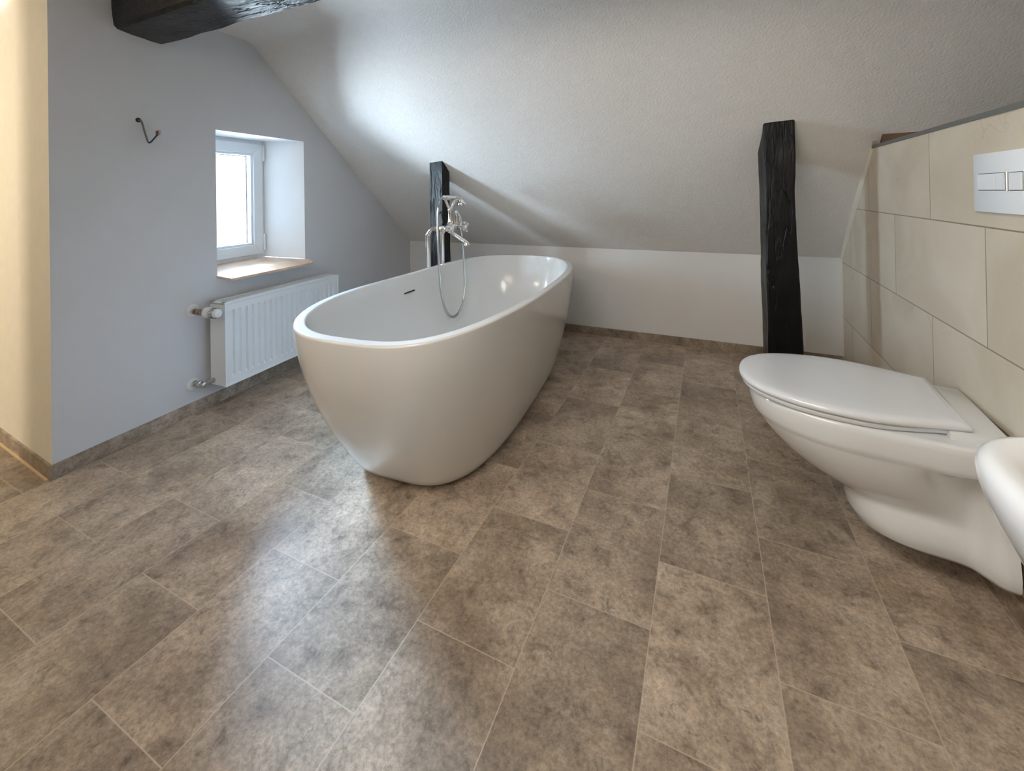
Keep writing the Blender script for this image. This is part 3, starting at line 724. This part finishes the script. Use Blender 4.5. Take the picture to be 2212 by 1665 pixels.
B_.append(wc_ring(0.419, 0.551, 0.197, 0.176, ub=0.12, um=0.28))
B_.append(wc_ring(0.420, 0.540, 0.186, 0.168, u0=.004, ub=0.12, um=.28))
loft(bm, B_)
lo('bowl', bm, M_ceram, wc, smooth=True, angle=60)
bm = BM(); box(bm, 0.0, 0.115, -0.165, 0.165, 0.415, 0.438, 0.006); lo('rear_deck', bm, M_ceram, wc, smooth=True, angle=40)
for sy in (-.08, .08):
    bm = BM(); lathe(bm, (0.078, sy - .016, 0.444), (0, 1, 0), [(0, .006), (.001, .008), (.031, .008), (.032, .006)], 14); lo('hinge', bm, M_steel, wc, smooth=True, angle=40)
def lid_ring(z, ins, back, front=0.582, hw=0.211, bh=0.155):
    N = 40; half = []
    um = 0.30
    for i in range(16):
        u = back + ins + (um - back - ins) * i / 16
        half.append((u, bh - ins + (hw - bh) * sm(max(0.0, (u - back) / (um - back)) ** .8)))
    for i in range(N + 1):
        t = PI / 2 * i / N; half.append((um + (front - ins - um) * math.sin(t) ** (2 / 2.3), (hw - ins) * max(0.0, math.cos(t)) ** (2 / 2.3)))
    return [(u, v - .006, z) for u, v in half] + [(u, -v - .006, z) for u, v in reversed(half[:-1])]
bm = BM(); loft(bm, [lid_ring(.4225, .016, .10), lid_ring(.4225, .010, .10), lid_ring(.427, .006, .10), lid_ring(.434, .006, .10), lid_ring(.437, .011, .10)]); lo('seat', bm, M_lid, wc, smooth=True, angle=50)
bm = BM(); loft(bm, [lid_ring(.4385, .012, .072), lid_ring(.4395, .003, .072), lid_ring(.444, -.001, .072), lid_ring(.450, -.001, .072), lid_ring(.4555, .002, .072), lid_ring(.4585, .008, .072), lid_ring(.4602, .022, .072), lid_ring(.4612, .07, .072), lid_ring(.4616, .13, .09)]); lo('lid', bm, M_lid, wc, smooth=True, angle=60)
for sy in (-1, 1):
    bm = BM(); lathe(bm, (0.068, sy * .116, 0.300), (0, sy, 0), [(0, .012), (.008, .012), (.010, .009)], 16); lo('mounting_cap', bm, M_plate, wc, smooth=True, angle=40)
bm = BM(); box(bm, -0.020, -0.004, -0.17, 0.17, 0.105, 0.425); lo('wall_gasket', bm, M_brown, wc)

# ------------------------------------------------------------------ flush plate
fp = thing('flush_plate', 'white rectangular flush plate on the tiled wall above the toilet', 'flush plate', TM @ Matrix.Translation((0, 1.590, 1.058)))
bpy.context.view_layer.update()
PW, PH = 0.245, 0.078
bm = BM(); box(bm, -0.012, 0.004, -PW, 0, -PH, PH, 0.004); lo('plate', bm, M_plate, fp, smooth=True, angle=40)
bm = BM(); box(bm, -0.0125, -0.010, -PW + .028, -.028, -.0205, .0245); lo('button_recess', bm, M_dark, fp)
bm = BM(); box(bm, -0.0155, -0.011, -.112, -.0292, -.0190, .0230, .001); lo('large_flush_button', bm, M_plate, fp)
bm = BM(); box(bm, -0.0155, -0.011, -.1535, -.1128, -.0190, .0230, .001); lo('small_flush_button', bm, M_plate, fp)
bm = BM(); lathe(bm, (-0.011, -.160, -.0205), (0, 0, 1), [(0, .006), (0, .0068), (.045, .0068), (.045, .006)], 16); lo('chrome_bar', bm, M_chrome, fp, smooth=True, angle=40)
bm = BM(); box(bm, -0.0155, -0.011, -PW + .0292, -.1675, -.0190, .0230, .001); lo('end_button', bm, M_plate, fp)

# ------------------------------------------------------------------ washbasin at the right edge
BXW = rx(0.3) + 0.003
sk_ = thing('washbasin', 'white oval-fronted washbasin on the tiled wall, nearest the camera', 'washbasin', Matrix.Translation((BXW, 0.32, 0.78)))
bpy.context.view_layer.update()
def sink_ring(z, a, b, n=8.0, x0=0.0, cx_=0.0, N=80):
    out = []
    for i in range(N + 1):
        t = -PI / 2 + PI * i / N
        out.append((x0 - max(0, a * max(0.0, math.cos(t)) ** (2 / n)), math.copysign(b * abs(math.sin(t)) ** (2 / n), math.sin(t)), z))
    return out
bm = BM(); R_ = []
for z, a, b in ((-.190, .20, .18), (-.186, .26, .23), (-.165, .312, .27), (-.14, .345, .295), (-.11, .371, .313), (-.08, .391, .328), (-.05, .404, .338), (-.03, .409, .342), (-.016, .410, .343), (-.007, .407, .341), (-.002, .402, .338), (0, .395, .333), (-.003, .385, .324), (-.010, .375, .315), (-.022, .366, .306)):
    R_.append(sink_ring(z, a, b))
vr = [[bm.verts.new(p_) for p_ in r_] for r_ in R_]
for a, b in zip(vr, vr[1:]):
    for i in range(len(a) - 1): bm.faces.new((a[i], a[i + 1], b[i + 1], b[i]))
# inner bowl
I_ = []
for z, sc_ in ((-.030, .985), (-.05, .95), (-.09, .82), (-.12, .65), (-.135, .4), (-.138, .12)):
    ring = []
    for (x, y, _z) in R_[-1]:
        cx0 = -.20; xx = min(x, -0.09)
        ring.append((cx0 + (xx - cx0) * sc_, y * sc_, z))
    I_.append(ring)
vi = [[bm.verts.new(p_) for p_ in r_] for r_ in I_]
for i in range(len(vr[-1]) - 1): bm.faces.new((vr[-1][i], vr[-1][i + 1], vi[0][i + 1], vi[0][i]))
for a, b in zip(vi, vi[1:]):
    n_ = len(a)
    for i in range(n_ - 1): bm.faces.new((a[i], a[i + 1], b[i + 1], b[i]))
    bm.faces.new((a[n_ - 1], a[0], b[0], b[n_ - 1]))
bm.faces.new(vi[-1])
# rear shelf
dk = [(0, -.325, -.015), (-.09, -.325, -.015)]
bm.faces.new([bm.verts.new(q) for q in ((0, -.305, -.0218), (-.092, -.305, -.0218), (-.092, .305, -.0218), (0, .305, -.0218))])
bm.faces.new([v_[0] for v_ in vr] + [v_[-1] for v_ in vr][::-1])
bmesh.ops.remove_doubles(bm, verts=bm.verts, dist=1e-5)
lo('basin_shell', bm, M_ceram, sk_, smooth=True, angle=60)
bm = BM(); lathe(bm, (-.20, 0, -.138), (0, 0, 1), [(0, .022), (.003, .022), (.004, .012), (.004, .002)], 20); lo('drain', bm, M_chrome, sk_, smooth=True, angle=40)
bm = BM(); lathe(bm, (-.05, 0, -.022), (0, 0, 1), [(0, .024), (.006, .024), (.05, .018), (.09, .017), (.10, .010)], 20)
tube(bm, [(-.05, 0, .05), (-.09, 0, .065), (-.14, 0, .055), (-.155, 0, .035)], .010, 14, smoothn=5)
lo('basin_tap', bm, M_chrome, sk_, smooth=True, angle=50)
bm = BM(); tube(bm, [(-.16, 0, -.18), (-.16, 0, -.32), (-.13, 0, -.36), (-.08, 0, -.34), (-.0, 0, -.34)], .016, 14, smoothn=5); lo('siphon', bm, M_chrome, sk_, smooth=True, angle=50)
